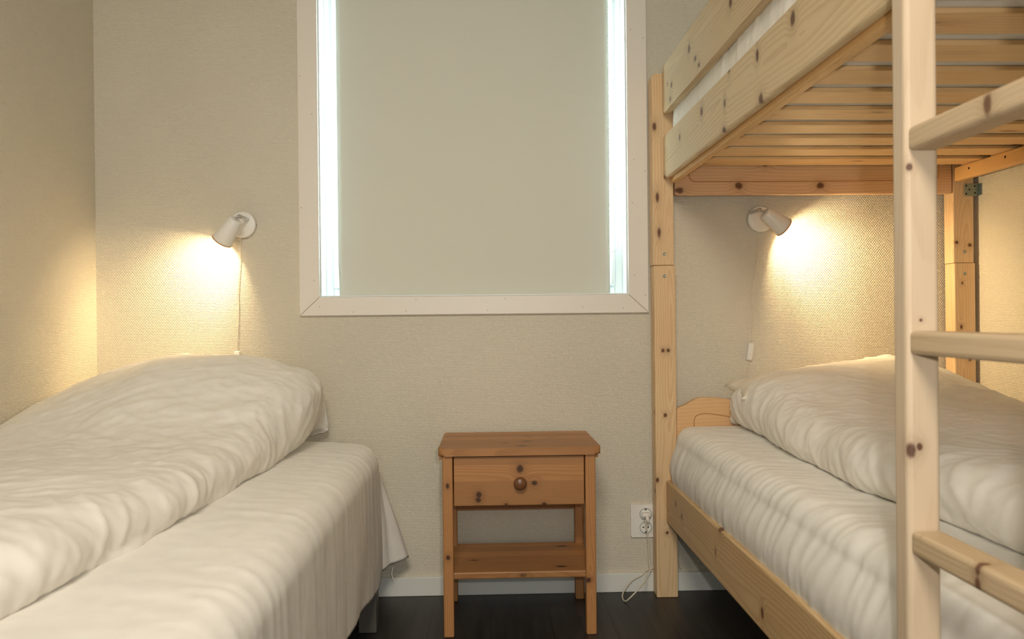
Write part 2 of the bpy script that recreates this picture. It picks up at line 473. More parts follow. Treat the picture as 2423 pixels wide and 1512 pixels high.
# ------------------------------------------------------------------ roller blind
bl = thing('roller_blind', 'pale grey-green roller blind pulled down over the window', 'blind', (-.04, .03, WZ0))
tb = NT('blind_fabric', .85, .15)
n_ = tb.noise(tb.obj(), 900, 2)
tb.color(tb.mix(n_, s2l((222, 221, 207)), s2l((214, 213, 199)))); tb.bump(n_, .12, .001)
tr = tb.n('ShaderNodeBsdfTranslucent'); tr.inputs[0].default_value = s2l((190, 205, 190))
mx = tb.n('ShaderNodeMixShader'); mx.inputs[0].default_value = .018
tb.t.links.new(tb.b.outputs[0], mx.inputs[1]); tb.t.links.new(tr.outputs[0], mx.inputs[2]); tb.t.links.new(mx.outputs[0], tb.out.inputs[0])
BX0, BX1 = -.517, .432
u = np.linspace(0, 1, 60); v = np.linspace(0, 1, 80)
U, Vv = np.meshgrid(u, v, indexing='ij')
P = np.stack([BX0 + (BX1 - BX0) * U + .003 * (1 - sstep(0, .12, Vv)) * (U < .02), .028 + .0015 * perlin(U * 3, Vv * 2, 4) + .004 * np.exp(-Vv * 30), 1.0395 + (2.16 - 1.0395) * Vv], axis=2)
bm, _ = surf(P); fo = obj('blind_fabric', bm, tb.m, bl, True)
fo.modifiers.new('thickness', 'SOLIDIFY').thickness = .0006
obj('bottom_bar', bx(BX0 + .004, BX1 - .004, .031, .039, 1.0385, 1.056, bev=.002), tb.m, bl)
obj('roller_tube', lathe([(.019, 0), (.019, BX1 - BX0 + .04)], (BX0 - .02, .047, 2.165), (1, 0, 0), 24), m_plastic, bl, True)
def at_wall(px, py, Y=0.0):      # only used to lay out thin cords that hang flat in front of the wall
    x = (px - 1153.58 - .0098 * (py - 750)) / 1938.0; z = -(py - 749.8 + .0098 * (px - 1153.58)) / 1938.0
    d = 2.84 + Y
    return Vector((x * d, Y, .96 + z * d))
pts = [(.432, .018, 2.14), (.431, .017, 1.6), (.428, .016, 1.36), (.425, .016, 1.24), (.428, .016, 1.195), (.441, .016, 1.184), (.456, .016, 1.192), (.463, .016, 1.225), (.461, .017, 1.3), (.456, .018, 1.6), (.452, .02, 2.14)]
path = smooth_path(pts, 60)
bm = bmesh.new(); last = None; acc = 0
beads = []
for a, b in zip(path, path[1:]):
    acc += (b - a).length
    if acc > .0072: beads.append(b); acc = 0
for p in beads: lathe([(0, -.0019), (.0014, -.0013), (.0019, 0), (.0014, .0013), (0, .0019)], p, (0, 0, 1), 6, bm)
tube(path[::6], .0005, 5, bm, smooth=0)
obj('bead_chain', bm, m_plastic, bl, True)

# ------------------------------------------------------------------ wall lamps
def wall_lamp(name, label, base, neck, direc, cord_pts, sw_c, sw_half, tail, energy):
    t = thing(name, label, 'lamp', (base[0], 0, base[1]), 'reading lamps on the back wall')
    bz = Vector((base[0], 0, base[1]))
    obj('wall_plate', lathe([(.0445, 0), (.0445, .016), (.043, .019), (.040, .020), (0, .0205)], bz + Vector((0, -.0005, 0)), (0, -1, 0), 48), m_white, t, True)
    side = 1 if direc[0] < 0 else -1
    obj('plate_screw', lathe([(.0035, 0), (.0035, .0025), (.001, .003)], bz + Vector((side * .0435, -.009, 0)), (side, 0, 0), 12), m_chrome, t, True)
    nk = Vector(neck); d = Vector(direc) - nk; L = d.length; d.normalize()
    j0 = Vector((nk.x - d.x * .022, -.020, nk.z + .010))
    bm = tube([j0, (j0.x, -.045, j0.z), (j0.x + .2 * (nk.x - j0.x), nk.y + .004, j0.z)], .0065, 14, None, 4)
    obj('joint_arm', bm, m_chrome, t, True)
    bm = tube([(j0.x, nk.y + .006, j0.z), nk - d * .012, nk + d * .002], .0042, 12, None, 4)
    lathe([(0, -.0065), (.005, -.004), (.0065, 0), (.005, .004), (0, .0065)], Vector((j0.x, nk.y + .004, j0.z)), (0, 0, 1), 12, bm)
    obj('swivel_joint', bm, m_chrome, t, True)
    prof = [(.0, .0), (.017, .0), (.0205, .0015), (.0225, .005), (.0345, L - .001), (.0345, L), (.0332, L), (.0205, .008), (.0, .006)]
    sh = obj('lamp_shade', lathe(prof, nk, d, 48, None, False), m_white, t, True)
    obj('shade_rim', lathe([(.0333, L - .004), (.0350, L - .003), (.0350, L + .0008), (.0333, L + .0008), (.0333, L - .004)], nk, d, 48, None, False), m_rim, sh, True)
    bc = nk + d * .060
    bu = obj('bulb', lathe([(.011, -.05), (.012, -.04), (.0155, -.030), (.0165, -.022), (.015, -.016), (.008, -.012), (0, -.0115)], bc - d * .002, d, 24), m_bulb, t, True)
    bu.visible_shadow = True
    obj('lamp_cord', tube(cord_pts, .0017, 8, None, 8), m_cord, t, True)
    c = Vector(sw_c); ax = Vector(sw_half)
    bm = bmesh.new()
    add_box(bm, -.0105, .0105, -.0075, .0075, -ax.length, ax.length, .005, 3)
    rot = Vector((0, 0, 1)).rotation_difference(ax.normalized()).to_matrix().to_4x4()
    bmesh.ops.transform(bm, matrix=Matrix.Translation(c) @ rot, verts=bm.verts)
    sw = obj('cord_switch', bm, m_plastic, t, True)
    bm = bmesh.new(); add_box(bm, -.004, .004, -.0105, -.007, -.011, .011, .0015)
    bmesh.ops.transform(bm, matrix=Matrix.Translation(c) @ rot, verts=bm.verts)
    obj('rocker', bm, m_plastic, sw)
    if tail: obj('cord_tail', tube(tail, .0014, 8, None, 8), m_cord, t, True)
    for nm, typ, en, off in (('bulb_light', 'POINT', energy, .004), ('bulb_beam', 'SPOT', energy * 2.4, -.004)):
        ld = bpy.data.lights.new(nm, typ); ld.energy = en; ld.color = (1.0, .74, .42); ld.shadow_soft_size = .008
        lo = bpy.data.objects.new(nm, ld); COL.objects.link(lo); lo.parent = t
        lo.location = bc + d * off - bz
        if typ == 'SPOT':
            ld.spot_size = R_(88); ld.spot_blend = 1.0
            lo.rotation_euler = d.to_track_quat('-Z', 'Y').to_euler()
    return t
m_rim = plain('shade_rim_lacquer', (196, 150, 104), .4, .4)
tbulb = NT('bulb_glass', .4, .4); tbulb.color((1, .9, .75)); tbulb.b.inputs['Emission Color'].default_value = (1, .7, .35, 1); tbulb.b.inputs['Emission Strength'].default_value = 6
m_bulb = tbulb.m
A = at_wall
wall_lamp('wall_lamp', 'white cone reading lamp over the left bed, pointing down to the left', (-.833, 1.283), A(564, 521, -.108), A(532, 572, -.082),
          [A(576, 563, -.006), A(575, 600, -.008), A(572, 640, -.010), A(570, 690, -.008), A(571, 730, -.007), A(569, 790, -.008), A(567, 832, -.009)],
          A(567, 850, -.012), (0, 0, .030), [A(567, 872, -.012), A(569, 930, -.01), A(570, 1000, -.008)], 5.6)
wall_lamp('wall_lamp', 'white cone reading lamp inside the bunk bed, pointing right', (.953, 1.291), A(1815, 501, -.105), A(1862, 536, -.092),
          [A(1798, 549, -.006), A(1799, 580, -.006), A(1796, 625, -.007), A(1787, 670, -.007), A(1783, 705, -.007), A(1786, 745, -.007), A(1785, 790, -.008), A(1783, 812, -.009)],
          A(1780.5, 833, -.010), A(1783, 812) - A(1780, 833), [A(1778, 853, -.010), A(1774, 880, -.007), A(1768, 910, -.007), A(1764, 950, -.008), A(1755, 1010, -.008)], 7.5)

# thin cord high on the wall beside the guard rail
o = obj('lamp_cord', tube([A(1612, -40, -.003), A(1617, 0, -.003), A(1624, 36, -.003), A(1628, 62, -.003), A(1634, 110, -.003)], .0011, 6, None, 6), m_cord, None, True, loc=(.66, -.003, 1.95))
tag(o, 'thin cream cord hanging on the wall above the upper bunk', 'cord')

# ------------------------------------------------------------------ power outlet and plug
m_socket = plain('grey_socket_plastic', (176, 180, 176), .4, .4)
ot = thing('wall_outlet', 'white double power outlet on the wall beside the bunk post', 'outlet', (.532, 0, .246))
SX, SZ = .533, .246
obj('outer_frame', prism(rrect(SX - .0425, SX + .0405, SZ - .057, SZ + .057, .004), 'Y', -.011, -.0005, bev=.004), m_plastic, ot)
obj('socket_plate', prism(rrect(SX - .015 - .0, SX + .033, SZ - .048, SZ + .048, .012), 'Y', -.013, -.009, bev=.001), m_plastic, ot)
for dz in (.024, -.022):
    so = obj('socket', lathe([(.0215, .0), (.0215, .0045), (.0198, .0045), (.0185, -.0), (0, -.0003)], (SX + .009, -.0125, SZ + dz), (0, -1, 0), 32, None, False), m_socket, ot, True)
    bm = bmesh.new()
    for dx in (-.0085, .0085): lathe([(.0026, 0), (.0026, .0006)], (SX + .009 + dx, -.0127, SZ + dz), (0, -1, 0), 12, bm)
    for ddz in (-.0165, .0165): add_box(bm, SX + .0065, SX + .0115, -.0152, -.0127, SZ + dz + ddz - .0022, SZ + dz + ddz + .0022)
    obj('contact_hole', bm, m_dark, so)
pl = thing('power_plug', 'cream plug in the upper socket, its cord looping over the floor by the bunk post', 'plug', (SX + .009, -.03, SZ + .024))
px, pz = SX + .010, SZ + .024
bm = bx(px - .017, px + .013, -.034, -.0128, pz - .008, pz + .007, bev=.004)
lathe([(.0075, 0), (.006, .012), (.0035, .022)], (px - .001, -.036, pz - .002), (.1, -.5, -.85), 12, bm)
obj('plug_body', bm, m_plastic, pl, True)
cp = [(px, -.044, pz - .016), A(1530, 1235, -.05), A(1534, 1265, -.045), A(1537, 1300, -.04), (.548, -.038, .110), A(1541, 1352, -.045), A(1532, 1362, -.06), (.527, -.08, .06), (.505, -.11, .05), (.475, -.13, .030), (.452, -.115, .004), (.449, -.07, .003), (.462, -.035, .015), (.49, -.022, .042), (.525, -.019, .060), (.545, -.010, .074), (.570, -.006, .079), (.642, -.006, .080), (.655, -.007, .084)]
obj('plug_cord', tube(cp, .0024, 8, None, 8), m_cord, pl, True)
o = obj('loose_cord', tube([(.655, -.012, .30), (.66, -.012, .22), (.648, -.014, .16), (.652, -.016, .12), (.66, -.02, .08)], .0015, 6, None, 8), m_cord, None, True, loc=(.655, -.012, .19))
tag(o, 'thin grey cord on the wall behind the bunk post near the floor', 'cord')

# ------------------------------------------------------------------ nightstand
NX0, NX1, NYF, NYB = -.140, .320, -.386, -.046
NT_L, NT_D = (182, 130, 80), (144, 92, 52)
ns = thing('nightstand', 'small honey-stained pine nightstand with one drawer and a low shelf', 'nightstand', (.09, -.216, 0))
ox, oy = .09, -.216
K = lambda x, y, z, r, s: (x, y, z, r * 1.25, s)
m_ns_z = wood('honey_pine_leg', 'Z', NT_L, NT_D, knot=(60, 36, 20), ringw=.006, knots=[K(-.125, -.387, .455, .005, 1.6), K(-.125, -.387, .24, .006, 1.3), K(.296, -.387, .165, .008, 1.0)])
m_ns_x = wood('honey_pine_board', 'X', NT_L, NT_D, knot=(60, 36, 20), ringw=.006, lanes=.056, lane_axis='Y',
              knots=[K(.12, -.27, .568, .007, 2.2), K(.05, -.30, .568, .004, 2), K(.20, -.2, .568, .004, 2.5), K(.13, -.18, .568, .004, 2), K(.10, -.36, .568, .008, 1.8), K(.10, -.384, .18, .010, 1.5), K(.22, -.33, .192, .008, 2), K(-.05, -.25, .192, .005, 2.4), K(.24, -.11, .192, .007, 2.5)])
m_ns_d = wood('honey_pine_drawer_front', 'X', NT_L, NT_D, knot=(58, 34, 18), ringw=.0055, lanes=.0485, lane_axis='Z',
              knots=[K(.093, -.384, .503, .012, .85), K(.136, -.384, .459, .007, 1.2), K(-.031, -.384, .426, .009, .8), K(-.033, -.384, .411, .008, 1.0), K(.165, -.381, .397, .004, 1.8), K(.05, -.381, .397, .003, 2)])
m_ns_k = wood('dark_honey_knob_wood', 'Y', (118, 76, 44), (88, 54, 30), ringw=.004, rough=.3, spec=.5)
tt = prism(rrect(-.152, .336, -.400, -.046, .02, 6, (0, 0, 1, 1)), 'Z', .545, .568, bev=.008, seg=4)
obj('table_top', tt, m_ns_x, ns)
lw = .031
for (a, b) in ((NX0, NYF), (NX1 - lw, NYF), (NX0, NYB - lw), (NX1 - lw, NYB - lw)):
    obj('leg', bx(a, a + lw, b, b + lw, 0, .5448, bev=.004), m_ns_z, ns)
for a in (NX0 - .0095, NX1 + .0005):
    obj('top_cleat', bx(a, a + .009, NYF + .004, NYB - .02, .533, .5448, bev=.001), m_ns_x, ns)
for a in (NX0 + .006, NX1 - .022):
    obj('side_panel', bx(a, a + .016, NYF + lw + .0005, NYB - lw - .0005, .390, .5448), m_ns_y if False else m_ns_x, ns)
obj('back_panel', bx(NX0 + lw + .0005, NX1 - lw - .0005, NYB - .02, NYB - .006, .306, .5448), m_ns_x, ns)
dr = obj('drawer', bx(NX0 + lw + .0028, NX1 - lw - .0028, NYF + .003, NYF + .02, .393, .5405, bev=.0025), m_ns_d, ns)
bm = bmesh.new()
for a in (NX0 + lw + .004, NX1 - lw - .014): add_box(bm, a, a + .010, NYF + .0205, NYB - .03, .40, .50)
add_box(bm, NX0 + lw + .0145, NX1 - lw - .0145, NYF + .0205, NYB - .03, .40, .406)
obj('drawer_box', bm, m_ns_x, dr)
obj('knob', lathe([(.008, 0), (.0075, .008), (.012, .011), (.0185, .016), (.0198, .021), (.0185, .026), (.012, .030), (0, .0315)], (.0925, NYF + .002, .4625), (0, -1, 0), 32), m_ns_k, dr, True)
obj('shelf', bx(NX0 + .004, NX1 - .004, NYF + .012, NYB - .008, .170, .191, bev=.004), m_ns_x, ns)
obj('back_rail', bx(NX0 + lw + .0005, NX1 - lw - .0005, NYB - .026, NYB - .010, .125, .1695), m_ns_x, ns)

# ------------------------------------------------------------------ bunk bed
bb = thing('bunk_bed', 'pale pine bunk bed with slatted upper berth and guard rail along the right wall', 'bunk bed', (.60, -.055, 0))
KB = lambda x, y, z, r, s: (x, y, z, r * 1.2, s)
KBR = lambda x, y, z, r, s: (x, y, z, r * 1.5, s)
YN = -2.06      # near end of the bunk (behind the frame)
PX = (.566, 1.603)
lowk = [KB(.60, -.077, .62, .006, 1.2), KB(.603, -.077, .22, .005, 1.2), KB(.594, -.077, .84, .006, 1.1), KB(.612, -.077, .84, .006, 1.1), KB(.567, -.06, .36, .006, 1.5), KB(.567, -.06, .63, .005, 1.5), KB(.571, -.077, .40, .006, 1.5),
        KB(1.625, -.077, .91, .005, 1.6), KB(1.655, -.077, .80, .007, 1.2), KB(1.63, -.077, 1.06, .004, 1.3)]
upk = [KB(.572, -.077, 1.60, .007, 2.2), KB(.58, -.077, 1.36, .006, 3), KB(.585, -.077, 1.24, .006, 3), KB(1.612, -.077, 1.20, .006, 1), KB(1.658, -.077, 1.19, .007, 1)]
m_post_l = wood('pine_lower_post', 'Z', PINE_L, PINE_D, knots=lowk, ringw=.008)
m_post_u = wood('pine_upper_post', 'Z', PINE_L, PINE_D, knots=upk, ringw=.008)
for py0, py1 in ((-.076, -.016), (YN, YN + .042)):
    for x0 in PX:
        obj('lower_post', bx(x0, x0 + .073, py0, py1, 0, 1.1285, bev=.003), m_post_l, bb)
        ol = rrect(x0 - .003 + .001, x0 + .069, 1.1295, 1.779, .014, 5, (1, 1, 0, 0))
        up = obj('upper_post', prism(ol, 'Y', py0 + .001, py1 - .001, bev=.003), m_post_u, bb)
        if py0 > -1:
            for z in (1.168, 1.092):
                obj('screw', lathe([(.0055, 0), (.0055, .0012), (.0035, .0022), (.0015, .001), (0, .001)], (x0 + .036, py0 + (.001 if z > 1.13 else 0), z), (0, -1, 0), 16), m_steel, bb, True)
RY0, RY1 = YN + .043, -.0775
upper_k = [KBR(*k_) for k_ in [(.60, -.58, 1.525, .010, 1.0), (.60, -.80, 1.49, .009, .7), (.60, -.84, 1.565, .010, .6), (.60, -1.05, 1.53, .011, .7), (.60, -1.07, 1.43, .009, 1.2), (.60, -.79, 1.425, .007, 1.5), (.60, -1.26, 1.535, .012, .8), (.60, -.32, 1.51, .008, .9), (.60, -.10, 1.425, .006, 1.6)]]
m_rail_u = wood('pine_upper_rail', 'Y', (220, 196, 154), (190, 154, 110), knots=upper_k, ringw=.011, contrast=.9)
low_k = [KBR(*k_) for k_ in [(.60, -.22, .35, .007, .9), (.60, -.30, .33, .008, .8), (.605, -.72, .402, .010, 1.2), (.60, -.68, .33, .008, .5), (.60, -1.05, .30, .011, .6), (.60, -1.33, .32, .012, .6), (.60, -1.5, .36, .01, 1)]]
m_rail_l = wood('pine_lower_rail', 'Y', (214, 184, 138), (180, 140, 94), knots=low_k, ringw=.010, contrast=.8)
gu_k = [KBR(*k_) for k_ in [(.60, -.22, 1.70, .007, 1.2), (.60, -.45, 1.74, .010, .9), (.60, -.52, 1.69, .006, 1.6), (.60, -.56, 1.66, .005, 1.6), (.60, -.86, 1.72, .011, .9), (.605, -.20, 1.66, .008, 1.4), (.60, -.16, 1.72, .004, 1)]]
m_rail_g = wood('pine_guard_rail', 'Y', (216, 192, 150), (186, 150, 106), knots=gu_k, ringw=.010, contrast=.8)
obj('upper_rail', bx(.600, .622, RY0, RY1, 1.420, 1.566, bev=.007, seg=3), m_rail_u, bb)
obj('upper_rail', bx(1.625, 1.650, RY0, RY1, 1.420, 1.566, bev=.007, seg=3), m_rail_u, bb)
obj('lower_rail', bx(.600, .623, RY0, RY1, .256, .400, bev=.006, seg=3), m_rail_l, bb)
obj('lower_rail', bx(1.625, 1.648, RY0, RY1, .256, .400, bev=.006, seg=3), m_rail_l, bb)
obj('guard_rail', prism(rrect(RY0, RY1 + .006, 1.638, 1.797, .03, 6, (1, 1, 1, 1)), 'X', .599, .622, bev=.006, seg=3), m_rail_g, bb)
m_ledge = wood('pine_ledge', 'Y', (226, 182, 120), (202, 150, 92), ringw=.006)
for (x0, x1, nm) in ((.6225, .645, 0), (1.600, 1.6245, 1)):
    lg = obj('slat_ledge', bx(x0, x1, RY0, -.083, 1.407, 1.4545, bev=.004), m_ledge, bb)
    if nm:
        for y in (-.17, -.36, -.56, -.76):
            obj('ledge_screw', lathe([(.004, 0), (.004, .0006), (0, .0006)], (1.600, y, 1.437), (-1, 0, 0), 12), m_dark, lg)
for (x0, x1) in ((.6235, .645), (1.603, 1.6245)):
    obj('slat_ledge', bx(x0, x1, RY0, -.083, .300, .3395, bev=.004), m_ledge, bb)
m_slat = wood('pine_slat', 'X', (234, 198, 146), (210, 164, 110), ringw=.010, vor=.10, knot=(120, 74, 42))
for k in range(12):
    yf = -.142 - .158 * k
    obj('slat', bx(.6235, 1.6235, yf - .100, yf, 1.4548, 1.465, bev=.002), m_slat, bb)
for k in range(9):
    yf = -.15 - .2 * k
    obj('slat', bx(.6245, 1.6235, yf - .09, yf, .3398, .357, bev=.003), m_slat, bb)
# upper end board with its routed panel
m_endb = wood('pine_end_board', 'X', (228, 190, 148), (204, 160, 120), ringw=.011, contrast=.9,
              knots=[KB(.86, -.077, 1.398, .012, 1.1), KB(1.14, -.077, 1.397, .011, 1.2), KB(.655, -.077, 1.383, .011, 1.5), KB(.95, -.077, 1.47, .008, 1.6)])
eb = obj('end_board', prism(rrect(.640, 1.598, 1.367, 1.62, .008, 3), 'Y', -.0745, -.052, bev=.004), m_endb, bb)
m_groove = plain('routed_groove', (184, 136, 92), .6, .2)
gp = rrect(.690, 1.55, 1.412, 1.60, .022, 6)
obj('routed_line', tube([(p[0], -.0745, p[1]) for p in gp] + [(gp[0][0], -.0745, gp[0][1])], .0017, 6, None, 0), m_groove, eb, True)
ne = obj('end_board', prism(rrect(.640, 1.598, 1.367, 1.62, .008, 3), 'Y', YN + .012, YN + .034, bev=.004), m_endb, bb)
# lower headboard with a waved top
m_headb = wood('pine_headboard', 'X', (226, 184, 134), (200, 150, 102), ringw=.013, contrast=.8)
def head_z(x):
    q = min(x - .640, 1.602 - x)
    return .641 + .033 * float(sstep(.0, .085, q)) - .016 * float(sstep(.11, .26, q)) + .004 * float(sstep(.0, .01, q))
xs_ = np.linspace(.640, 1.602, 90)
ol = [(float(x), head_z(float(x))) for x in xs_] + [(1.602, .42), (.640, .42)]
for (a, b) in ((-.074, -.052), (YN + .012, YN + .034)):
    hb = obj('headboard', prism(ol, 'Y', a, b, bev=.004), m_headb, bb)
    if a > -1:
        gx = [(.700, -.0742, .570), (.699, -.0742, .600), (.709, -.0742, .618), (.74, -.0742, .624), (.78, -.0742, .619), (.83, -.0742, .611), (.88, -.0742, .609), (1.0, -.0742, .609), (1.12, -.0742, .609), (1.36, -.0742, .609), (1.46, -.0742, .622), (1.53, -.0742, .618), (1.54, -.0742, .60), (1.54, -.0742, .57)]
        obj('routed_line', tube(gx, .0015, 6, None, 6), m_groove, hb, True)
# wall bracket
bm = bx(1.639, 1.6895, -.0795, -.077, 1.358, 1.400, bev=.0008)
add_box(bm, 1.687, 1.6895, -.096, -.0796, 1.360, 1.400, .0008)
br = obj('wall_bracket', bm, m_steel, bb)
for x, z in ((1.644, 1.393), (1.644, 1.366), (1.655, 1.380), (1.674, 1.392), (1.674, 1.368)):
    obj('bracket_hole', lathe([(.0028, 0), (.0028, .0008)], (x, -.0795, z), (0, -1, 0), 10), m_dark, br)

# ------------------------------------------------------------------ ladder
ld_ = thing('ladder', 'pale pine ladder with flat rungs hooked on the side of the bunk bed', 'ladder', (.575, -1.9, 0))
KL = lambda x, y, z, r, s: (x, y, z, r * 1.2, s)
m_lad = wood('pale_pine_ladder_upright', 'Z', (203, 182, 154), (182, 156, 124), knot=(80, 48, 36), ringw=.009, contrast=.6, rough=.4,
             knots=[KL(.556, -1.777, .778, .007, 1.5), KL(.568, -1.777, .783, .004, 1.3), KL(.557, -1.777, 1.152, .004, 1.3), KL(.571, -1.777, .95, .002, 1)])
m_rung = wood('pale_pine_rung', 'Y', (198, 174, 140), (172, 144, 106), knot=(100, 64, 44), ringw=.008, contrast=.6, rough=.4,
              knots=[KL(.553, -1.950, 1.190, .013, .55), KL(.553, -1.925, .650, .009, .6), KL(.56, -1.925, .668, .011, .5), KL(.553, -1.80, .672, .003, .6)])
for y0 in (-1.777, -2.16):
    obj('upright', bx(.552, .597, y0, y0 + .038, 0, 1.83, bev=.007, seg=3), m_lad, ld_)
for z1 in (1.204, .936, .673, .41):
    obj('rung', bx(.5545, .5955, -2.1215, -1.7775, z1 - .031, z1, bev=.006, seg=3), m_rung, ld_)

# ------------------------------------------------------------------ bedding
def rounded_section(pts):
    return np.array(pts)

def sweep_y(sec, ys, disp, cap=True):
    """sec(y) -> (m, 2) array of (x, z); returns displaced array (n, m, 3)"""
    S = [sec(y) for y in ys]
    P = np.stack([np.concatenate([s[:, :1], np.full((len(s), 1), y), s[:, 1:]], axis=1) for s, y in zip(S, ys)])
    N = normals(P)
    return P + N * disp(P)[..., None], N

def cap_grid(bm, V):
    for row in (V[0], V[-1]):
        try: bm.faces.new(row)
        except Exception: pass

# --- left bed: base, mattress, legs
lb = thing('bed', 'left bed on dark wooden legs under a white sheet', 'bed', (-.85, -1.1, 0))
obj('bed_base', bx(-1.315, -.392, -2.1, -.135, .17, .33, bev=.012), m_mattress, lb)
obj('bed_mattress', bx(-1.315, -.395, -2.1, -.15, .331, .525, bev=.06, seg=5), m_mattress, lb, True)
for x, y in ((-.402, -.337), (-1.30, -.337), (-.402, -2.0), (-1.30, -2.0)):
    obj('leg', bx(x, x + .055, y, y + .055, 0, .1695, bev=.003), m_grey_leg, lb)

# --- left sheet: follows the side, the far corner and the head end of the bed
stations = []     # (edge x, edge y, outward nx, ny, anchor x, anchor y, parameter)
for y in np.linspace(-2.15, -.19, 190): stations.append((-.425, y, 1, 0, -1.325, y, 0))
for a in np.linspace(0, 90, 40)[1:]: stations.append((-.465 + .04 * math.cos(R_(a)), -.19 + .04 * math.sin(R_(a)), math.cos(R_(a)), math.sin(R_(a)), -1.325, -.19 + .04 * a / 90, a))
for x in np.linspace(-.465, -1.325, 40)[1:]: stations.append((x, -.150, 0, 1, -1.325, -.150, 90))
m1, m2, m3 = 46, 16, 46
P = []
for (ex, ey, nx, ny, ax, ay, ang) in stations:
    row = []
    ztop = .558 + .006 * math.exp(-((ex + .7) / .3) ** 2)
    r = float(np.interp(ang, [0, 30, 90], [.070, .060, .040]))
    for s in np.linspace(0, 1, m1)[:-1]: row.append((ax + (ex - ax) * s, ay + (ey - ay) * s, ztop + .006 * math.sin(math.pi * s) - .010 * max(0, s - .75) / .25))
    z1 = ztop - .010
    for q in np.linspace(0, 90, m2)[:-1]: row.append((ex + nx * r * math.sin(R_(q)), ey + ny * r * math.sin(R_(q)), z1 - r * (1 - math.cos(R_(q)))))
    if ang == 0:
        hem = float(np.interp(ey, [-2.2, -.9, -.6, -.3, -.19], [.19, .182, .16, .120, .145]))
        k = 0.0
    else:
        hem = float(np.interp(ang, [0, 10, 32, 50, 75, 90], [.145, .150, .165, .180, .13, .16]))
        k = float(np.interp(ang, [0, 8, 16, 26, 36, 46, 56, 66, 78, 90], [0.0, .05, .10, .34, .22, .36, .30, .10, .03, .0]))
    z2 = z1 - r
    for s in np.linspace(0, 1, m3):
        drop = s * (z2 - hem)
        o_ = r + drop * (.02 + k)
        yy = ey + ny * o_
        row.append((ex + nx * o_, min(yy, -.012), z2 - drop))
    P.append(row)
P = np.array(P)
N = normals(P)
ii, jj = np.meshgrid(np.arange(P.shape[0]), np.arange(P.shape[1]), indexing='ij')
arc = np.concatenate([[0], np.cumsum(np.linalg.norm(np.diff(P[:, m1 + m2, :2], axis=0), axis=1))])
S = arc[:, None] + 0 * P[..., 0]
dropf = np.clip((.5 - P[..., 2]) / .38, 0, 1) * (jj > m1)
flat = (jj < m1) * 1.0
X, Y = P[..., 0], P[..., 1]
d = dropf * (.012 * perlin(S * 5 + dropf * .8, dropf * .8, 3) + .002 * perlin(S * 15 + dropf * 2.5, dropf * .7, 5) + .0015 * ridge(S * 26 + dropf, dropf * 1.1, 6, 3))
ed = sstep(-.75, -.42, X) * flat + (jj >= m1) * (1 - dropf)
d += ed * (.0035 * ridge((X * 3 + Y * 14), (X * 5 - Y * 2), 8, 2.5) * (.4 + perlin(X * 4, Y * 4, 9)) + .002 * perlin(X * 12, Y * 26, 11))
d += flat * (.0035 * perlin(X * 5, Y * 5, 12))
sg = np.sign(N[..., 2:3].mean() + 1e-9)
N = N * (1 if N[: 150, :30, 2].mean() > 0 else -1)
P2 = P + N * d[..., None]
P2[..., 1] = np.minimum(P2[..., 1], -.010); P2[..., 0] = np.maximum(P2[..., 0], XL + .004)
bm, V = surf(P2)
sh_ = obj('bed_sheet', bm, m_sheet, None, True, loc=(-.85, -1.1, .55))
tag(sh_, 'white sheet hanging over the side of the left bed, corner flap by the wall', 'sheet')
sm = sh_.modifiers.new('thickness', 'SOLIDIFY'); sm.thickness = .0012; sm.offset = -1
# loose thread at the flap corner
th = obj('loose_thread', tube([(-.322, -.125, .135), (-.325, -.125, .115), (-.322, -.125, .10), (-.318, -.125, .092)], .0012, 5, None, 6), m_sheet, sh_, True)

# --- pillows
def pillow(name, label, c, sx, sy, h, rz, tilt, corner=None):
    n = 48; uu = np.linspace(-1, 1, n)
    Uu, Vw = np.meshgrid(uu, uu, indexing='ij')
    prof = (np.clip(1 - np.abs(Uu) ** 2.6, 0, 1) * np.clip(1 - np.abs(Vw) ** 2.6, 0, 1)) ** .5
    pinch = 1 - .07 * (1 - np.abs(Uu) ** 2) * np.abs(Vw) ** 3 - .0
    pin2 = 1 - .07 * (1 - np.abs(Vw) ** 2) * np.abs(Uu) ** 3
    X = Uu * sx / 2 * pin2; Y = Vw * sy / 2 * pinch
    wr = .006 * perlin(Uu * 3, Vw * 3, 21) + .004 * ridge(Uu * 5, Vw * 5, 22, 2)
    bm = bmesh.new(); top = []; bot = []
    for i in range(n):
        top.append([bm.verts.new((X[i, j], Y[i, j], h * .6 * prof[i, j] + wr[i, j] * prof[i, j])) for j in range(n)])
    for i in range(n):
        bot.append([top[i][j] if i in (0, n - 1) or j in (0, n - 1) else bm.verts.new((X[i, j], Y[i, j], -h * .4 * prof[i, j])) for j in range(n)])
    for i in range(n - 1):
        for j in range(n - 1):
            bm.faces.new((top[i][j], top[i + 1][j], top[i + 1][j + 1], top[i][j + 1]))
            bm.faces.new((bot[i][j], bot[i][j + 1], bot[i + 1][j + 1], bot[i + 1][j]))
    bmesh.ops.transform(bm, matrix=Matrix.Translation(c) @ Matrix.Rotation(rz, 4, 'Z') @ Matrix.Rotation(tilt[1], 4, 'Y') @ Matrix.Rotation(tilt[0], 4, 'X'), verts=bm.verts)
    o = obj(name, bm, m_pillow, None, True, loc=c)
    return tag(o, label, 'pillow')
pillow('pillow', 'white pillow under the duvet on the left bed, its edge peeking out', (-.985, -.33, .655), .70, .44, .13, R_(2), (R_(8), 0))

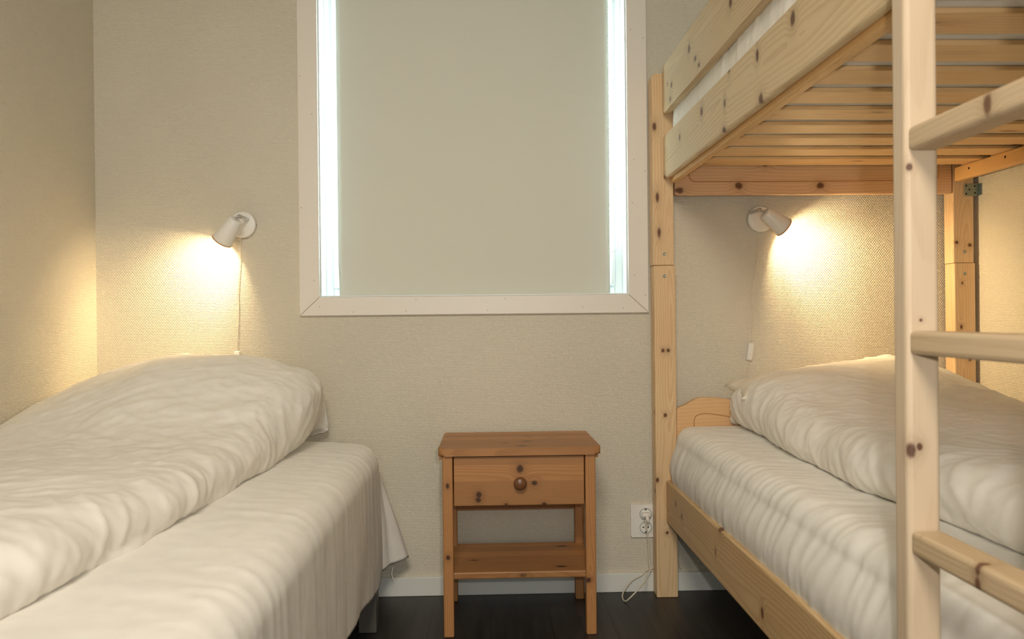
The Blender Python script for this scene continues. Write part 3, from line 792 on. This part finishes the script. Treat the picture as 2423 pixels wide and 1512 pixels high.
# --- duvets
def duvet(name, label, side, xe_lo, xe_mid, xw, zb, zc, zt, y0, y1, seed, loc):
    """side=+1: free edge towards +x (left bed); -1: free edge towards -x. xw = far (wall) side"""
    n = 260
    ys = np.concatenate([np.linspace(y0, y1 - .12, n - 24), y1 - .12 + .12 * np.sin(np.linspace(0, np.pi / 2, 25))[1:]])
    th_ = np.linspace(-90, 90, 44)
    xt = np.linspace(0, 1, 150)[1:]
    P = []
    for y in ys:
        q = max(0.0, (y - (y1 - .12)) / .12); cap = max(.04, 1 - q ** 2.2) ** .5 if q > 0 else 1.0
        lo, mid = xe_lo(y), xe_mid(y); c = zb + (zc(y) - zb) * 1.0
        we = side * .075
        row = []
        for t in th_:
            ct, st = math.cos(R_(t)), math.sin(R_(t))
            cx = mid - we
            if t < 0:
                x = cx + (abs(ct) ** .8) * we + (lo - side * .02 - cx) * (-st) ** 3 * .9; z = c + (c - zb) * -1 * (abs(st) ** .9)
            else:
                x = cx + we * ct; z = c + (zt(x, y) - c) * st ** .9
            row.append((x, z))
        x_ = mid - we
        for s in xt:
            x = x_ + (xw - x_) * s; row.append((x, zt(x, y)))
        row = np.array(row); row[:, 1] = zb + (row[:, 1] - zb) * cap
        P.append(np.concatenate([row[:, :1], np.full((len(row), 1), y), row[:, 1:]], axis=1))
    P = np.array(P); N = normals(P)
    if N[:, 100:, 2].mean() < 0: N = -N
    X, Y, Z = P[..., 0], P[..., 1], P[..., 2]
    jj = np.arange(P.shape[1])[None, :] + 0 * X
    A = np.concatenate([np.zeros((P.shape[0], 1)), np.cumsum(np.linalg.norm(np.diff(P, axis=1), axis=2), axis=1)], axis=1)   # arc from the tucked edge
    w1 = .05 * perlin(A * 5, Y * 5, seed); w2 = .05 * perlin(A * 5 + 9, Y * 5, seed + 1)
    edge = np.exp(-((A - .13) / .13) ** 2)
    d = .015 * perlin(A * 3.2 + w1, Y * 3.2, seed + 2)
    d += .003 * perlin(A * 8 + w1 * 6, Y * 6 + w2 * 6, seed + 3)
    # long soft folds, roughly across the bed, branching
    d += .0045 * ridge(A * 2.2 + Y * 3.0 + w1 * 14, Y * 5.5 - A * 3.5 + w2 * 16, seed + 4, 2.2) * sstep(.12, .3, A)
    d += .0030 * ridge(A * 5 + w2 * 16, Y * 10 + A * 6 + w1 * 20, seed + 5, 3) * sstep(.1, .25, A)
    # short gathers running down the free edge
    d += edge * (.008 * perlin(Y * 9 + A * 4 + w1 * 14, A * 4, seed + 6) + .005 * ridge(Y * 13 - A * 7 + w2 * 14, A * 5, seed + 7, 2.2))
    d += .0032 * ridge(A * 8 + w1 * 24, Y * 15 - A * 9 + w2 * 24, seed + 8, 2.0) * (.35 + np.clip(perlin(A * 3, Y * 3, seed + 10) * 2, 0, 1)) + .0022 * ridge(A * 16 + Y * 7 + w2 * 20, Y * 24 + w1 * 30, seed + 9, 2.0)
    d *= sstep(0, .05, A) * (1 - .7 * sstep(.93, 1, jj / P.shape[1]))
    P2 = P + N * d[..., None]
    P2[..., 2] = np.maximum(P2[..., 2], zb + .0005)
    P2[..., 0] = np.clip(P2[..., 0], XL + .003, XR - .003); P2[..., 1] = np.minimum(P2[..., 1], -.008)
    bm, V = surf(P2)
    # close underneath and at both ends
    bl_, br_ = V, None
    b0 = [bm.verts.new((V[i][-1].co.x, V[i][-1].co.y, zb + .0005)) for i in range(len(V))]
    for i in range(len(V) - 1):
        bm.faces.new((V[i][-1], V[i + 1][-1], b0[i + 1], b0[i]))
        bm.faces.new((V[i][0], b0[i], b0[i + 1], V[i + 1][0]))
    for i in (0, len(V) - 1):
        try: bm.faces.new(V[i] + [b0[i]])
        except Exception: pass
    return tag(obj(name, bm, m_duvet, None, True, loc=loc), label, 'duvet')

I = lambda x, a, b: float(np.interp(x, a, b))
def zt_left(x, y):
    amp = np.interp(x, [-1.335, -1.15, -.98, -.78, -.62, -.5], [.105, .165, .195, .185, .150, .125])
    near = np.interp(x, [-1.335, -1.0, -.7], [.625, .655, .650])
    hz = sstep(-.90, -.26, y) ** 1.15
    return float(near + amp * hz - .03 * sstep(-.2, 0, y))
duvet('duvet', 'white duvet rumpled along the left bed, raised over the pillow', 1,
      lambda y: I(y, [-2.2, -1.6, -1.4, -1.2, -1.1, -.9, -.6, -.4, -.2], [-.69, -.66, -.615, -.645, -.625, -.60, -.60, -.62, -.63]) + .008 * math.sin(y * 17),
      lambda y: I(y, [-2.2, -1.6, -1.1, -.6, -.4, -.25, -.1], [-.665, -.635, -.60, -.575, -.545, -.525, -.54]) + .006 * math.sin(y * 15 + 1),
      XL + .004, .5575, lambda y: .600 + .125 * float(sstep(-.7, -.25, y)), zt_left, -2.05, -.055, 31, (-.98, -1.0, .56))

# --- lower bunk mattress with fitted sheet, upper mattress
def mattress(name, label, x0, x1, y0, y1, z0, z1, r, seed, bulge=0.0, mat=None, amp=1.0):
    ys = np.linspace(y0, y1, 240)
    a = np.linspace(0, 90, 14)
    sec = [(x0 + .02, z0)] + [(x0 - bulge * math.sin(math.pi * t), z0 + (z1 - r - z0) * t) for t in np.linspace(.02, 1, 26)]
    sec += [(x0 + r - r * math.cos(R_(q)), z1 - r + r * math.sin(R_(q))) for q in a[1:]]
    sec += [(x, z1 + .006 * math.sin(math.pi * t)) for t, x in zip(np.linspace(0, 1, 80)[1:], np.linspace(x0 + r, x1 - r, 80)[1:])]
    sec += [(x1 - r + r * math.sin(R_(q)), z1 - r + r * math.cos(R_(q))) for q in a[1:]] + [(x1, z0)]
    sec = np.array(sec); P = []
    for y in ys:
        q = max(0.0, (y - (y1 - .07)) / .07, ((y0 + .07) - y) / .07); s_ = sec.copy()
        k = math.sqrt(max(0.0, 1 - q * q)) if q > 0 else 1.0
        s_[:, 1] = np.minimum(s_[:, 1], z1 - r + r * k + .006); s_[:, 0] = np.where(s_[:, 0] < (x0 + x1) / 2, s_[:, 0] + .03 * (1 - k), s_[:, 0] - .03 * (1 - k))
        P.append(np.concatenate([s_[:, :1], np.full((len(s_), 1), y), s_[:, 1:]], axis=1))
    P = np.array(P); N = normals(P)
    if N[:, 60:90, 2].mean() < 0: N = -N
    X, Y, Z = P[..., 0], P[..., 1], P[..., 2]
    A = np.concatenate([np.zeros((P.shape[0], 1)), np.cumsum(np.linalg.norm(np.diff(P, axis=1), axis=2), axis=1)], axis=1)
    w = perlin(A * 4, Y * 4, seed)
    e = np.exp(-((A - .2) / .17) ** 2)
    d = e * (.0028 * ridge(Y * 15 + A * 7 + w * .8, A * 3.2, seed + 1, 2.2) + .003 * ridge(Y * 27 + A * 10 + w, A * 4, seed + 2, 2.5) + .0025 * perlin(Y * 22, A * 5, seed + 3))
    d += .0025 * perlin(A * 5, Y * 6, seed + 4) + (1 - e) * .002 * ridge(A * 3 + w, Y * 9 + w, seed + 5, 3)
    d *= amp * sstep(0, .06, A)
    P2 = P + N * d[..., None]
    bm, V = surf(P2)
    for i in range(len(V) - 1): bm.faces.new((V[i][0], V[i][-1], V[i + 1][-1], V[i + 1][0]))
    cap_grid(bm, V)
    o = obj(name, bm, mat or m_sheet, None, True, loc=((x0 + x1) / 2, (y0 + y1) / 2, z0))
    return tag(o, label, 'mattress')
mattress('mattress', 'lower bunk mattress in a white fitted sheet, behind the ladder', .628, 1.596, -2.0, -.079, .3575, .583, .055, 51, bulge=.022)
mattress('mattress', 'upper bunk mattress in a white sheet, resting on the slats', .627, 1.590, -1.98, -.08, 1.4655, 1.70, .05, 61, bulge=.004, amp=.9)
pillow('pillow', 'white pillow at the head of the lower bunk, its corner sticking out of the duvet', (1.125, -.225, .705), .68, .19, .10, R_(0), (R_(8), R_(1)))
def zt_right(x, y):
    amp = np.interp(x, [.78, .88, .95, 1.1, 1.3, 1.42, 1.5, 1.6], [.03, .062, .078, .094, .105, .085, .04, -.03])
    near = np.interp(x, [.8, 1.0, 1.3, 1.6], [.69, .70, .705, .665])
    hz = sstep(-.85, -.30, y)
    return float(near + amp * hz - .015 * sstep(-.2, -.08, y))
duvet('duvet', 'white duvet on the lower bunk, behind the ladder', -1,
      lambda y: I(y, [-2.0, -1.6, -1.25, -1.0, -.7, -.35, -.2, -.1], [.83, .83, .805, .80, .825, .84, .86, .9]) + .006 * math.sin(y * 14),
      lambda y: I(y, [-2.0, -1.6, -1.25, -1.0, -.7, -.35, -.2, -.1], [.80, .80, .775, .77, .79, .80, .805, .83]) + .005 * math.sin(y * 13 + 1),
      1.595, .5865, lambda y: .630 + .05 * float(sstep(-.7, -.25, y)), zt_right, -1.97, -.085, 77, (1.2, -1.0, .59))
